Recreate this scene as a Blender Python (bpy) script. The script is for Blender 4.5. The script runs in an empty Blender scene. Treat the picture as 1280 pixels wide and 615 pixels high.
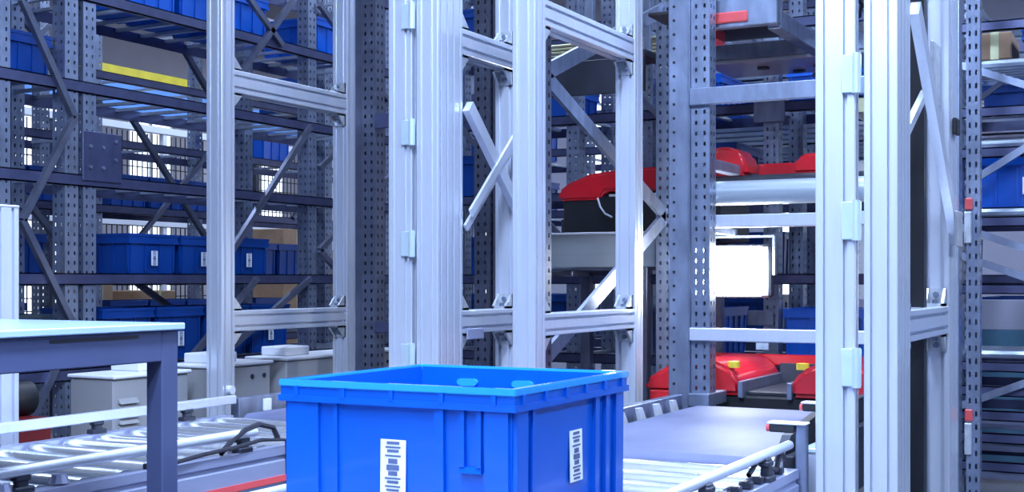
import bpy, bmesh, math, random
from mathutils import Vector, Matrix

random.seed(7)
scene = bpy.context.scene
C = scene.collection
PI = math.pi

# ------------------------------------------------------------------ camera
YAW = math.radians(27.7)
FPX, HOR, CAMZ = 1600.0, 350.0, 1.35
SN, CS = math.sin(YAW), math.cos(YAW)
cam_d = bpy.data.cameras.new('camera')
cam = bpy.data.objects.new('camera', cam_d)
C.objects.link(cam)
cam.location = (0, 0, CAMZ)
cam.rotation_euler = (PI / 2, 0, YAW)
cam_d.sensor_width = 36.0
cam_d.lens = 36.0 * FPX / 1280.0
cam_d.shift_y = (HOR - 307.5) / 1280.0
cam_d.clip_start = 0.05
cam_d.clip_end = 200
scene.camera = cam

# ------------------------------------------------------------------ world, light, exposure
world = bpy.data.worlds.new('world')
scene.world = world
world.use_nodes = True
bg = world.node_tree.nodes['Background']
bg.inputs[0].default_value = (0.36, 0.46, 1.0, 1)
bg.inputs[1].default_value = 0.085
scene.view_settings.view_transform = 'Standard'
scene.view_settings.look = 'None'
scene.view_settings.gamma = 1.0
scene.view_settings.use_curve_mapping = False
scene.view_settings.exposure = 0.5
LIGHT_COL = (0.49, 0.65, 1.0)
# ceiling luminaires of the hall: (x, y, z, size x, size y, watts)
CEILING_LAMPS = [
    (-0.2, -1.9, 4.5, 0.5, 3.0, 330),
    (-1.4, 1.5, 4.2, 0.5, 2.6, 330),
    (2.6, 2.2, 5.2, 0.5, 3.0, 300),
    (-1.6, 5.2, 5.2, 0.5, 3.0, 110),
    (1.6, 6.6, 5.2, 0.5, 3.0, 120),
    (-4.9, 2.6, 5.2, 0.5, 3.0, 25),
    (-4.3, 7.4, 5.2, 0.5, 3.0, 60),
    (-8.2, 6.2, 5.2, 0.5, 3.0, 100),
    (-7.6, 11.0, 5.2, 0.5, 3.0, 130),
    (-2.6, 10.4, 5.2, 0.5, 3.0, 120),
    (2.4, 11.0, 5.2, 0.5, 3.0, 150),
]


# ------------------------------------------------------------------ helpers
def at(px, py, X=None, Y=None, Z=None):
    """point of the place seen at a picture position, on a plane X=, Y= or Z="""
    u, v = (px - 640.0) / FPX, (HOR - py) / FPX
    dx, dy = u * CS - SN, u * SN + CS
    if X is not None:
        d = X / dx
    elif Y is not None:
        d = Y / dy
    else:
        d = (Z - CAMZ) / v
    return Vector((d * dx, d * dy, CAMZ + d * v))


def mat(name, col, rough=0.5, metal=0.0, nscale=0.0, namt=0.0, stretch=(1, 1, 1), bump=0.0,
        emit=None, estr=0.0, spec=0.5, coat=0.0, alpha_col2=None):
    m = bpy.data.materials.new(name)
    m.use_nodes = True
    nt = m.node_tree
    b = nt.nodes['Principled BSDF']
    b.inputs['Base Color'].default_value = (*col, 1)
    b.inputs['Roughness'].default_value = rough
    b.inputs['Metallic'].default_value = metal
    b.inputs['Specular IOR Level'].default_value = spec
    b.inputs['Coat Weight'].default_value = coat
    if emit:
        b.inputs['Emission Color'].default_value = (*emit, 1)
        b.inputs['Emission Strength'].default_value = estr
    if nscale:
        tc = nt.nodes.new('ShaderNodeTexCoord')
        mp = nt.nodes.new('ShaderNodeMapping')
        mp.inputs['Scale'].default_value = stretch
        nz = nt.nodes.new('ShaderNodeTexNoise')
        nz.inputs['Scale'].default_value = nscale
        nz.inputs['Detail'].default_value = 4
        cr = nt.nodes.new('ShaderNodeValToRGB')
        c2 = alpha_col2 or tuple(max(0.0, c * (1 - namt)) for c in col)
        cr.color_ramp.elements[0].position = 0.32
        cr.color_ramp.elements[1].position = 0.68
        cr.color_ramp.elements[0].color = (*c2, 1)
        cr.color_ramp.elements[1].color = (*col, 1)
        nt.links.new(tc.outputs['Object'], mp.inputs['Vector'])
        nt.links.new(mp.outputs['Vector'], nz.inputs['Vector'])
        nt.links.new(nz.outputs['Fac'], cr.inputs['Fac'])
        nt.links.new(cr.outputs['Color'], b.inputs['Base Color'])
        if bump:
            bp = nt.nodes.new('ShaderNodeBump')
            bp.inputs['Strength'].default_value = bump
            bp.inputs['Distance'].default_value = 0.003
            nt.links.new(nz.outputs['Fac'], bp.inputs['Height'])
            nt.links.new(bp.outputs['Normal'], b.inputs['Normal'])
    return m


M = {}
M['alu'] = mat('anodised_aluminium', (0.74, 0.78, 0.86), 0.32, 0.55, 9, 0.05, (6, 6, 0.4))
M['alu_cap'] = mat('cast_aluminium', (0.72, 0.76, 0.80), 0.40, 0.7, 25, 0.25)
M['hinge'] = mat('pale_hinge_metal', (0.70, 0.84, 0.88), 0.30, 0.5, 14, 0.10)
M['galv'] = mat('galvanised_steel', (0.30, 0.35, 0.47), 0.36, 0.7, 18, 0.30, (1, 1, 0.4))
M['rack'] = mat('rack_beam_steel', (0.08, 0.09, 0.18), 0.34, 0.45, 12, 0.25)
M['brace'] = mat('brace_steel', (0.14, 0.155, 0.22), 0.36, 0.55, 12, 0.25)
M['slat'] = mat('bright_shelf_steel', (0.58, 0.66, 0.76), 0.30, 0.7, 10, 0.25)
M['dark'] = mat('dark_painted_steel', (0.035, 0.04, 0.06), 0.5, 0.2, 8, 0.3)
M['black'] = mat('black_plastic', (0.012, 0.013, 0.018), 0.45, 0, 10, 0.3)
M['rubber'] = mat('conveyor_belt_rubber', (0.15, 0.17, 0.29), 0.6, 0, 5, 0.25, (1, 0.5, 1), 0.15)
M['roller'] = mat('polished_roller_steel', (0.82, 0.85, 0.90), 0.24, 0.85, 8, 0.06, (0.3, 4, 4))
M['frame'] = mat('conveyor_side_aluminium', (0.42, 0.45, 0.62), 0.38, 0.45, 7, 0.12, (4, 0.4, 4))
M['table'] = mat('blue_grey_table_frame', (0.06, 0.075, 0.155), 0.42, 0.1, 6, 0.12)
M['table_top'] = mat('pale_worktop', (0.36, 0.48, 0.62), 0.25, 0.0, 4, 0.08)
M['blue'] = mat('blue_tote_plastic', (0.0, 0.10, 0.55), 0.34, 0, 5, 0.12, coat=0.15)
M['blue_sheen'] = mat('blue_plastic_painted_sheen', (0.03, 0.34, 0.90), 0.14, 0, 5, 0.08, coat=1.0)  # lighter blue paints the bright sheen of lip and grips into the colour
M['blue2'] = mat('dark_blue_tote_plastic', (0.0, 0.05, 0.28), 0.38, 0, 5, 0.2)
M['greybin'] = mat('charcoal_tote_plastic', (0.03, 0.05, 0.07), 0.5, 0, 5, 0.2)
M['label'] = mat('white_paper_label', (0.80, 0.84, 0.90), 0.6, 0, 40, 0.06)
M['print'] = mat('label_print', (0.10, 0.13, 0.25), 0.7, 0, 60, 0.2)
M['red'] = mat('red_cover_plastic', (0.62, 0.012, 0.022), 0.28, 0, 6, 0.15, coat=0.4)
M['dark_red'] = mat('dark_red_paint', (0.16, 0.008, 0.012), 0.45, 0, 6, 0.2)
M['red_strip'] = mat('red_reflector_strip', (0.80, 0.10, 0.10), 0.3, 0, 6, 0.1, coat=0.3)
M['yellow'] = mat('yellow_paint', (0.75, 0.60, 0.05), 0.45, 0, 8, 0.15)
M['olive'] = mat('yellowed_zinc_rail', (0.62, 0.62, 0.36), 0.4, 0.5, 8, 0.2)
M['beige'] = mat('beige_cabinet_paint', (0.33, 0.33, 0.34), 0.5, 0, 5, 0.08)
M['white'] = mat('white_paint', (0.78, 0.80, 0.84), 0.45, 0, 5, 0.05)
M['cardboard'] = mat('cardboard', (0.36, 0.23, 0.14), 0.8, 0, 10, 0.2)
M['sky_blue'] = mat('light_blue_paint', (0.16, 0.36, 0.80), 0.45, 0, 5, 0.08)
M['floor'] = mat('grey_concrete_floor', (0.16, 0.165, 0.19), 0.5, 0, 2.5, 0.2)
M['wall'] = mat('lilac_wall_paint', (0.50, 0.50, 0.60), 0.7, 0, 3, 0.06)
M['wall_dark'] = mat('brown_wall_cladding', (0.16, 0.12, 0.11), 0.7, 0, 3, 0.3, (4, 4, 0.3))
M['ceil'] = mat('ceiling_cladding', (0.42, 0.40, 0.38), 0.8, 0, 3, 0.2, (0.3, 5, 1))
M['pane'] = mat('daylit_window_pane', (0.8, 0.85, 0.95), 0.1, 0, 3, 0.02, emit=(0.80, 0.88, 1.0), estr=1.5)
M['lens'] = mat('floodlight_lens', (1, 1, 1), 0.3, 0, 3, 0.01, emit=(0.93, 0.97, 1.0), estr=45)
M['tube'] = mat('luminaire_diffuser', (1, 1, 1), 0.3, 0, 3, 0.01, emit=(0.85, 0.92, 1.0), estr=4)
M['greytube'] = mat('grey_roller_cover', (0.40, 0.46, 0.50), 0.30, 0.3, 7, 0.1, (0.3, 4, 4))
M['teal'] = mat('blue_green_panel', (0.09, 0.22, 0.32), 0.5, 0, 4, 0.1)
M['cable'] = mat('black_cable', (0.02, 0.02, 0.03), 0.5, 0, 20, 0.2)


class MB:
    def __init__(s):
        s.v, s.f = [], []

    def add(s, verts, faces):
        n = len(s.v)
        s.v += [tuple(p) for p in verts]
        s.f += [tuple(i + n for i in f) for f in faces]
        return s

    def box(s, x0, x1, y0, y1, z0, z1):
        return s.add([(x0, y0, z0), (x1, y0, z0), (x1, y1, z0), (x0, y1, z0),
                      (x0, y0, z1), (x1, y0, z1), (x1, y1, z1), (x0, y1, z1)],
                     [(0, 3, 2, 1), (4, 5, 6, 7), (0, 1, 5, 4), (1, 2, 6, 5), (2, 3, 7, 6), (3, 0, 4, 7)])

    def cbox(s, x0, x1, y0, y1, z0, z1, c=0.004):
        """box with chamfered edges"""
        c = min(c, (x1 - x0) * .45, (y1 - y0) * .45, (z1 - z0) * .45)
        bm = bmesh.new()
        bmesh.ops.create_cube(bm, size=1)
        for v in bm.verts:
            v.co = Vector((x0 if v.co.x < 0 else x1, y0 if v.co.y < 0 else y1, z0 if v.co.z < 0 else z1))
        bmesh.ops.bevel(bm, geom=list(bm.edges), offset=c, segments=1, affect='EDGES')
        bm.verts.index_update()
        s.add([v.co.copy() for v in bm.verts], [[v.index for v in f.verts] for f in bm.faces])
        bm.free()
        return s

    def cyl(s, p0, p1, r, n=12, r1=None, caps=True):
        p0, p1 = Vector(p0), Vector(p1)
        r1 = r if r1 is None else r1
        d = (p1 - p0).normalized()
        a = d.orthogonal().normalized()
        b = d.cross(a)
        V = []
        for p, rr in ((p0, r), (p1, r1)):
            for i in range(n):
                t = 2 * PI * i / n
                V.append(p + (a * math.cos(t) + b * math.sin(t)) * rr)
        F = [(i, (i + 1) % n, n + (i + 1) % n, n + i) for i in range(n)]
        if caps:
            F += [tuple(range(n - 1, -1, -1)), tuple(range(n, 2 * n))]
        return s.add(V, F)

    def bar(s, p0, p1, w, h, up=(0, 0, 1)):
        """rectangular bar from p0 to p1"""
        p0, p1 = Vector(p0), Vector(p1)
        d = (p1 - p0).normalized()
        a = d.cross(Vector(up))
        if a.length < 1e-4:
            a = d.orthogonal()
        a.normalize()
        b = a.cross(d)
        V = []
        for p in (p0, p1):
            for sa, sb in ((-1, -1), (1, -1), (1, 1), (-1, 1)):
                V.append(p + a * sa * w / 2 + b * sb * h / 2)
        return s.add(V, [(0, 1, 2, 3), (7, 6, 5, 4), (0, 4, 5, 1), (1, 5, 6, 2), (2, 6, 7, 3), (3, 7, 4, 0)])

    def prism(s, poly, axis, a0, a1):
        """poly = 2D outline; axis 'x','y','z' is the extrusion axis"""
        n = len(poly)

        def P(u, v, a):
            return {'z': (u, v, a), 'y': (u, a, v), 'x': (a, u, v)}[axis]
        V = [P(u, v, a0) for u, v in poly] + [P(u, v, a1) for u, v in poly]
        F = [(i, (i + 1) % n, n + (i + 1) % n, n + i) for i in range(n)]
        F += [tuple(range(n - 1, -1, -1)), tuple(range(n, 2 * n))]
        return s.add(V, F)

    def tube(s, pts, r, n=6):
        pts = [Vector(p) for p in pts]
        base = len(s.v)
        rings = []
        for i, p in enumerate(pts):
            d = (pts[min(i + 1, len(pts) - 1)] - pts[max(i - 1, 0)]).normalized()
            a = d.cross(Vector((0.13, 0.21, 1))).normalized()
            b = a.cross(d)
            rings.append([p + (a * math.cos(2 * PI * k / n) + b * math.sin(2 * PI * k / n)) * r for k in range(n)])
        V = [q for rg in rings for q in rg]
        F = []
        for i in range(len(pts) - 1):
            for k in range(n):
                F.append((i * n + k, i * n + (k + 1) % n, (i + 1) * n + (k + 1) % n, (i + 1) * n + k))
        return s.add(V, F)

    def mesh(s, name, m, smooth=False, origin=(0, 0, 0), bevel=0.0, seg=2):
        me = bpy.data.meshes.new(name)
        o = Vector(origin)
        me.from_pydata([tuple(Vector(p) - o) for p in s.v], [], s.f)
        bm = bmesh.new()
        bm.from_mesh(me)
        bmesh.ops.recalc_face_normals(bm, faces=bm.faces)
        if bevel:
            bmesh.ops.bevel(bm, geom=[e for e in bm.edges if e.calc_face_angle(0) > 0.5], offset=bevel,
                            segments=seg, affect='EDGES', clamp_overlap=True)
        if smooth:
            for f in bm.faces:
                f.smooth = True
            for e in bm.edges:
                if e.calc_face_angle(0) > 0.7:
                    e.smooth = False
        bm.to_mesh(me)
        bm.free()
        me.materials.append(m)
        return me


def link(name, data, parent=None, loc=(0, 0, 0), rot=(0, 0, 0)):
    o = bpy.data.objects.new(name, data)
    C.objects.link(o)
    o.location = loc
    o.rotation_euler = rot
    if parent:
        o.parent = parent
    return o


def tag(o, label, cat=None, group=None, kind=None):
    if label:
        o['label'] = label
    if cat:
        o['category'] = cat
    if group:
        o['group'] = group
    if kind:
        o['kind'] = kind
    return o


def thing(name, label, cat, loc=(0, 0, 0), group=None):
    return tag(link(name, None, None, loc), label, cat, group)


def part(name, mb, m, root, smooth=False, bevel=0.0, seg=2, label=None):
    """mesh given in world coordinates, made a child of root (roots are never rotated)"""
    base = Vector((0, 0, 0))
    r = root
    while r is not None:
        base += Vector(r.location)
        r = r.parent
    o = link(name, mb.mesh(name, M[m] if isinstance(m, str) else m, smooth, base, bevel, seg), root)
    if label:
        o['label'] = label
    return o


def struct(name, mb, m, label, cat):
    o = link(name, mb.mesh(name, M[m]))
    tag(o, label, cat, None, 'structure')
    return o


def copy_tree(o, parent=None, loc=None):
    c = o.copy()
    C.objects.link(c)
    c.parent = parent
    if loc is not None:
        c.location = loc
    for ch in list(o.children):
        copy_tree(ch, c)
    return c


ORD = ['first', 'second', 'third', 'fourth', 'fifth', 'sixth', 'seventh', 'eighth', 'ninth', 'tenth',
       'eleventh', 'twelfth', 'thirteenth', 'fourteenth', 'fifteenth', 'sixteenth', 'seventeenth', 'eighteenth']


# ------------------------------------------------------------------ setting
FX0, FX1, FY0, FY1, CZ = -14.0, 6.0, -5.0, 17.0, 6.0
struct('floor', MB().box(FX0, FX1, FY0, FY1, -0.1, 0), 'floor', 'grey concrete floor of the warehouse hall', 'floor')
struct('ceiling', MB().box(FX0, FX1, FY0, FY1, CZ, CZ + 0.1), 'ceil', 'ribbed cladding ceiling high above the racks', 'ceiling')


def wall_with_windows(name, axis, pos, a0, a1, wins, label, m='wall'):
    """wall in the plane axis=pos; windows = list of (a0, a1, z0, z1)"""
    mb = MB()
    wins = sorted(wins)
    cur = a0

    def B(p, q, z0, z1):
        if q - p < 1e-4 or z1 - z0 < 1e-4:
            return
        if axis == 'y':
            mb.box(p, q, pos, pos + 0.2, z0, z1)
        else:
            mb.box(pos - 0.2, pos, p, q, z0, z1)
    for (p, q, z0, z1) in wins:
        B(cur, p, 0, CZ)
        B(p, q, 0, z0)
        B(p, q, z1, CZ)
        cur = q
    B(cur, a1, 0, CZ)
    w = struct(name, mb, m, label, 'wall')
    return w


WN = [0]


def window(axis, pos, p, q, z0, z1, nx, nz):
    WN[0] += 1
    mb = MB()

    def B(mb, a, b, c, d, t0, t1):
        if axis == 'y':
            mb.box(a, b, pos + t0, pos + t1, c, d)
        else:
            mb.box(pos - t1, pos - t0, a, b, c, d)
    fw = 0.06
    B(mb, p, q, z0, z0 + fw, 0.02, 0.12)
    B(mb, p, q, z1 - fw, z1, 0.02, 0.12)
    for i in range(nx + 1):
        a = p + (q - p - fw) * i / nx
        B(mb, a, a + fw, z0 + fw, z1 - fw, 0.02, 0.12)
    for k in range(1, nz):
        z = z0 + (z1 - z0) * k / nz
        B(mb, p + fw, q - fw, z - 0.02, z + 0.02, 0.03, 0.11)
    o = link('window_%d' % WN[0], mb.mesh('window', M['white']))
    tag(o, 'tall daylit white framed hall window behind the racks, %s from the left' % (
        ORD[WN[0] - 1] if WN[0] <= len(ORD) else 'last'), 'window', None, 'structure')
    for i in range(nx):
        pm = MB()
        a = p + (q - p - fw) * i / nx + fw
        b = p + (q - p - fw) * (i + 1) / nx
        B(pm, a, b, z0 + fw, z1 - fw, 0.06, 0.07)
        part('pane', pm, 'pane', o)
    return o


lw = [(5.2, 6.6, 0.9, 3.8), (8.0, 9.4, 0.9, 3.8), (12.0, 13.1, 0.7, 4.2), (14.3, 15.3, 0.7, 4.2)]
bw = [(-13.8, -12.8, 0.9, 4.6), (-11.9, -11.2, 0.9, 4.2), (-9.9, -8.9, 0.9, 4.2), (-7.6, -6.5, 0.9, 4.2), (-4.9, -3.6, 0.9, 4.2),
      (-1.2, 0.3, 0.9, 4.2), (1.6, 3.0, 0.9, 4.2)]
wall_with_windows('wall_left', 'x', FX0, FY0, FY1, lw, 'lilac hall wall with tall windows behind the left racks')
wall_with_windows('wall_back', 'y', FY1 - 0.5, FX0, FX1, bw, 'far lilac hall wall with tall windows behind the racks')
for (p, q, z0, z1) in lw:
    window('x', FX0, p, q, z0, z1, 2, 4)
for (p, q, z0, z1) in bw:
    window('y', FY1 - 0.5, p, q, z0, z1, 2, 4)

for i, (x, y, z, sx, sy, w) in enumerate(CEILING_LAMPS):
    t = thing('ceiling_light', 'long white ceiling luminaire, %s of the hall ceiling rows' % ORD[i], 'ceiling light',
              (x, y, z), 'ceiling luminaires of the hall')
    part('housing', MB().cbox(x - sx / 2, x + sx / 2, y - sy / 2, y + sy / 2, z, z + 0.07), 'white', t)
    part('diffuser', MB().box(x - sx / 2 + .02, x + sx / 2 - .02, y - sy / 2 + .02, y + sy / 2 - .02, z - .012, z),
         'tube', t)
    rods = MB()
    for yy in (y - sy * .35, y + sy * .35):
        rods.cyl((x, yy, z + .06), (x, yy, CZ), 0.012, 6)
    part('hanger', rods, 'alu_cap', t)
    ld = bpy.data.lights.new('ceiling_lamp', 'AREA')
    ld.shape = 'RECTANGLE'
    ld.size, ld.size_y = sx, sy
    ld.energy = w
    ld.color = LIGHT_COL
    lo = link('lamp', ld, t, (0, 0, -0.02))

# ------------------------------------------------------------------ profile pieces


def slot_profile(w, h, nw, nh, sw=0.013, sd=0.0148, uc=0.003):
    """outline of a slotted aluminium extrusion, centred"""
    P = []

    def side(p, d, nrm, L, n):
        for i in range(n):
            c = (i + .5) / n * L
            a, b = c - sw / 2, c + sw / 2
            for t, k in ((a, 0), (a, .3), (a - uc, .3), (a - uc, 1), (b + uc, 1), (b + uc, .3), (b, .3), (b, 0)):
                P.append((p[0] + d[0] * t - nrm[0] * sd * k, p[1] + d[1] * t - nrm[1] * sd * k))
    b = 0.003
    P.append((-w / 2 + b, -h / 2))
    side((-w / 2, -h / 2), (1, 0), (0, -1), w, nw)
    P.extend([(w / 2 - b, -h / 2), (w / 2, -h / 2 + b)])
    side((w / 2, -h / 2), (0, 1), (1, 0), h, nh)
    P.extend([(w / 2, h / 2 - b), (w / 2 - b, h / 2)])
    side((w / 2, h / 2), (-1, 0), (0, 1), w, nw)
    P.extend([(-w / 2 + b, h / 2), (-w / 2, h / 2 - b)])
    side((-w / 2, h / 2), (0, -1), (-1, 0), h, nh)
    P.append((-w / 2, -h / 2 + b))
    return P


def alu_post(root, x0, x1, y0, y1, z0, z1, nw=2, nh=2, name='post', m='alu'):
    cx, cy = (x0 + x1) / 2, (y0 + y1) / 2
    mb = MB().prism([(u + cx, v + cy) for u, v in slot_profile(x1 - x0, y1 - y0, nw, nh)], 'z', z0, z1)
    return part(name, mb, m, root)


def alu_beam(root, axis, x0, x1, y0, y1, z0, z1, n1=1, n2=2, name='beam', m='alu'):
    if axis == 'y':
        cx, cz = (x0 + x1) / 2, (z0 + z1) / 2
        mb = MB().prism([(u + cx, v + cz) for u, v in slot_profile(x1 - x0, z1 - z0, n1, n2)], 'y', y0, y1)
    else:
        cy, cz = (y0 + y1) / 2, (z0 + z1) / 2
        mb = MB().prism([(u + cy, v + cz) for u, v in slot_profile(y1 - y0, z1 - z0, n1, n2)], 'x', x0, x1)
    return part(name, mb, m, root)


def bracket(root, x, y, z, sy, sz, w=0.07, s=0.065):
    """cast corner bracket between a post (its face at y) and a beam (its face at z)"""
    mb = MB()
    poly = [(y, z), (y + sy * s, z), (y + sy * s, z + sz * .012), (y + sy * .02, z + sz * s * .9), (y + sy * .012, z + sz * s), (y, z + sz * s)]
    for xx in (x - w / 2, x + w / 2 - .01):
        mb.prism(poly, 'x', xx, xx + .01)
    mb.box(x - w / 2, x + w / 2, min(y, y + sy * s), max(y, y + sy * s), min(z, z + sz * .01), max(z, z + sz * .01))
    mb.box(x - w / 2, x + w / 2, min(y, y + sy * .01), max(y, y + sy * .01), min(z, z + sz * s), max(z, z + sz * s))
    o = part('corner_bracket', mb, 'alu_cap', root)
    bm_ = MB().cyl((x, y + sy * .04, z + sz * .008), (x, y + sy * .04, z + sz * .024), .011, 6)
    bm_.cyl((x, y + sy * .008, z + sz * .042), (x, y + sy * .024, z + sz * .042), .011, 6)
    part('bolt', bm_, 'galv', o)
    return o


def hinge(root, xg, y, z, hgt=0.10, wl=0.035, wr=0.006):
    """hinge knuckle across the gap at xg on the front plane y"""
    mb = MB().cbox(xg - wl, xg + wr, y - .006, y, z - hgt / 2, z + hgt / 2, .002)
    mb.cyl((xg - .008, y - .008, z - hgt / 2 - .003), (xg - .008, y - .008, z + hgt / 2 + .003), .013, 10)
    return part('hinge', mb, 'hinge', root, smooth=True)


# upright with rows of punched holes, hollow, shared mesh per kind
def perforated_mesh(w, dpt, z0, z1, pitch=0.05, hole=0.011, hh=0.019):
    mb = MB()

    def face(org, du, L):
        c1, c2 = L * .27, L * .73
        cols = [0, c1 - hole / 2, c1 + hole / 2, c2 - hole / 2, c2 + hole / 2, L]
        z = z0
        while z < z1 - 1e-6:
            zz = [z, z + (pitch - hh), min(z + pitch, z1)]
            for r in range(2):
                for k in range(5):
                    if r == 1 and k in (1, 3):
                        continue
                    a, b = cols[k], cols[k + 1]
                    mb.add([(org[0] + du[0] * a, org[1] + du[1] * a, zz[r]), (org[0] + du[0] * b, org[1] + du[1] * b, zz[r]),
                            (org[0] + du[0] * b, org[1] + du[1] * b, zz[r + 1]), (org[0] + du[0] * a, org[1] + du[1] * a, zz[r + 1])],
                           [(0, 1, 2, 3)])
            z += pitch
    face((-w / 2, -dpt / 2), (1, 0), w)
    face((w / 2, -dpt / 2), (0, 1), dpt)
    face((w / 2, dpt / 2), (-1, 0), w)
    face((-w / 2, dpt / 2), (0, -1), dpt)
    # folded inner lips give the section its thickness
    mb.box(-w / 2 + .003, -w / 2 + .006, -dpt * .25 + .02, dpt * .25 - .02, z0, z1)
    mb.box(w / 2 - .006, w / 2 - .003, -dpt * .25 + .02, dpt * .25 - .02, z0, z1)
    return mb.mesh('upright', M['galv'])


UP_A = perforated_mesh(0.09, 0.09, 0.0, 4.2)
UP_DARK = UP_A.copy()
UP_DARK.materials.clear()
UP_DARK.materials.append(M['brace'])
ZF = 4.2


def upright(root, x, y, me=None, name='upright'):
    o = link(name, me or UP_A, root)
    o.location = Vector((x, y, 0)) - Vector(root.location)
    return o


# ------------------------------------------------------------------ aluminium gate frames
def frame_pair(root, x0, x1, ya, yb, la, lb, zt=(2.39, 2.495), zl=(1.12, 1.215), ztop=4.2, nh_a=2, size_b=None):
    """two posts in a line along y with an upper and a lower beam between them"""
    alu_post(root, x0, x1, ya, ya + la, 0, ztop, 2, nh_a)
    alu_post(root, x0, x1, yb, yb + lb, 0, ztop, 2, 2)
    bx0, bx1 = x0 + .01, x1 - .003
    for z0, z1 in (zt, zl):
        alu_beam(root, 'y', bx0, bx1, ya + la, yb, z0, z1, 1, 2)
        bx = x1 - .045
        bracket(root, bx, ya + la, z1, 1, 1)
        bracket(root, bx, yb, z1, -1, 1)
        bracket(root, bx, ya + la, z0, 1, -1)
        bracket(root, bx, yb, z0, -1, -1)
    for yy, ll in ((ya, la), (yb, lb)):
        part('foot_plate', MB().cbox(x0 - .04, x1 + .04, yy - .04, yy + ll + .04, 0, .012), 'alu_cap', root)


# frame beside the transfer belt (nearest to the centre of the picture)
F2 = thing('aluminium_frame', 'bright aluminium portal frame just behind the centre of the blue tote', 'frame', (-2.32, 4.9, 0))
frame_pair(F2, -2.37, -2.27, 4.516, 5.56, .1, .1, (2.375, 2.48), (1.125, 1.215))
alu_post(F2, -2.345, -2.29, 4.617, 4.66, 1.216, 2.374, 1, 1, 'filler_profile', 'frame')

# big hinged door post left of it
F1 = thing('aluminium_frame', 'wide double aluminium post with pale hinges left of centre', 'frame', (-2.7, 4.5, 0))
frame_pair(F1, -2.71, -2.61, 4.34, 5.0, .2, .1, (2.275, 2.38), (1.13, 1.225), nh_a=4)
alu_post(F1, -2.845, -2.735, 4.345, 4.395, 0, 4.2, 2, 1, 'door_leaf_profile')
for z in (2.405, 1.94, 1.495, 1.045, 0.58):
    hinge(F1, -2.718, 4.34, z, .10, .06, .004)
part('brace', MB().bar((-2.59, 4.546, 2.06), (-2.59, 5.09, 1.57), .03, .055), 'alu', F1)
part('brace', MB().bar((-2.575, 4.546, 1.623), (-2.575, 5.09, 2.11), .012, .035), 'alu', F1)
part('brace', MB().bar((-2.60, 4.546, 1.563), (-2.60, 5.09, 2.05), .012, .03), 'alu', F1)
part('bracket_plate', MB().cbox(-2.606, -2.60, 4.56, 4.70, 1.105, 1.15), 'frame', F1)

# big hinged post on the right
F3 = thing('aluminium_frame', 'tall double aluminium post with pale hinges at right of the lane', 'frame', (-.85, 3.95, 0))
frame_pair(F3, -.855, -.755, 3.91, 4.86, .2, .2, (2.56, 2.66), (1.155, 1.255), nh_a=4)
alu_post(F3, -1.003, -.882, 3.915, 3.965, 0, 4.2, 2, 1, 'door_leaf_profile')
for z in (1.975, 1.53, 1.085, .64):
    hinge(F3, -.867, 3.91, z, .115, .055, .006)
part('brace', MB().bar((-.745, 4.13, 2.20), (-.745, 4.93, 1.50), .03, .06), 'alu', F3)
part('brace', MB().bar((-.80, 4.12, 1.75), (-.80, 4.85, 2.12), .02, .03), 'alu', F3)
part('gusset_plate', MB().cbox(-.729, -.722, 4.80, 4.95, 1.47, 1.60), 'alu_cap', F3)
part('gusset_plate', MB().cbox(-.795, -.785, 4.70, 4.858, 1.98, 2.2), 'alu_cap', F3)
part('dark_gap_strip', MB().cbox(-.85, -.80, 4.60, 4.66, 0, 4.2, .003), 'black', F3)  # black strip added to stand for the dark gap behind the post
part('latch', MB().cbox(-.752, -.735, 4.90, 4.98, 1.885, 1.945), 'black', F3)

# frame across the left conveyor
F0 = thing('aluminium_frame', 'dull aluminium frame with two beams over the left roller conveyor', 'frame', (-4.28, 5.5, 0))
frame_pair(F0, -4.33, -4.23, 4.957, 6.03, .1, .1, (2.295, 2.41), (1.09, 1.195))
part('bolt', MB().cyl((-4.23, 5.01, .80), (-4.205, 5.01, .80), .022, 12), 'white', F0, label='round white bolt head')

# short guard post at the far left edge
gp = thing('guard_post', 'short pale aluminium guard post at the left edge', 'post', (-3.95, 3.45, 0))
alu_post(gp, -4.02, -3.90, 3.30, 3.42, 0, 1.62, 2, 2)
part('cap', MB().cbox(-4.022, -3.898, 3.298, 3.422, 1.62, 1.632), 'alu_cap', gp)
part('foot_plate', MB().cbox(-4.06, -3.86, 3.26, 3.46, 0, .012), 'alu_cap', gp)


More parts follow.
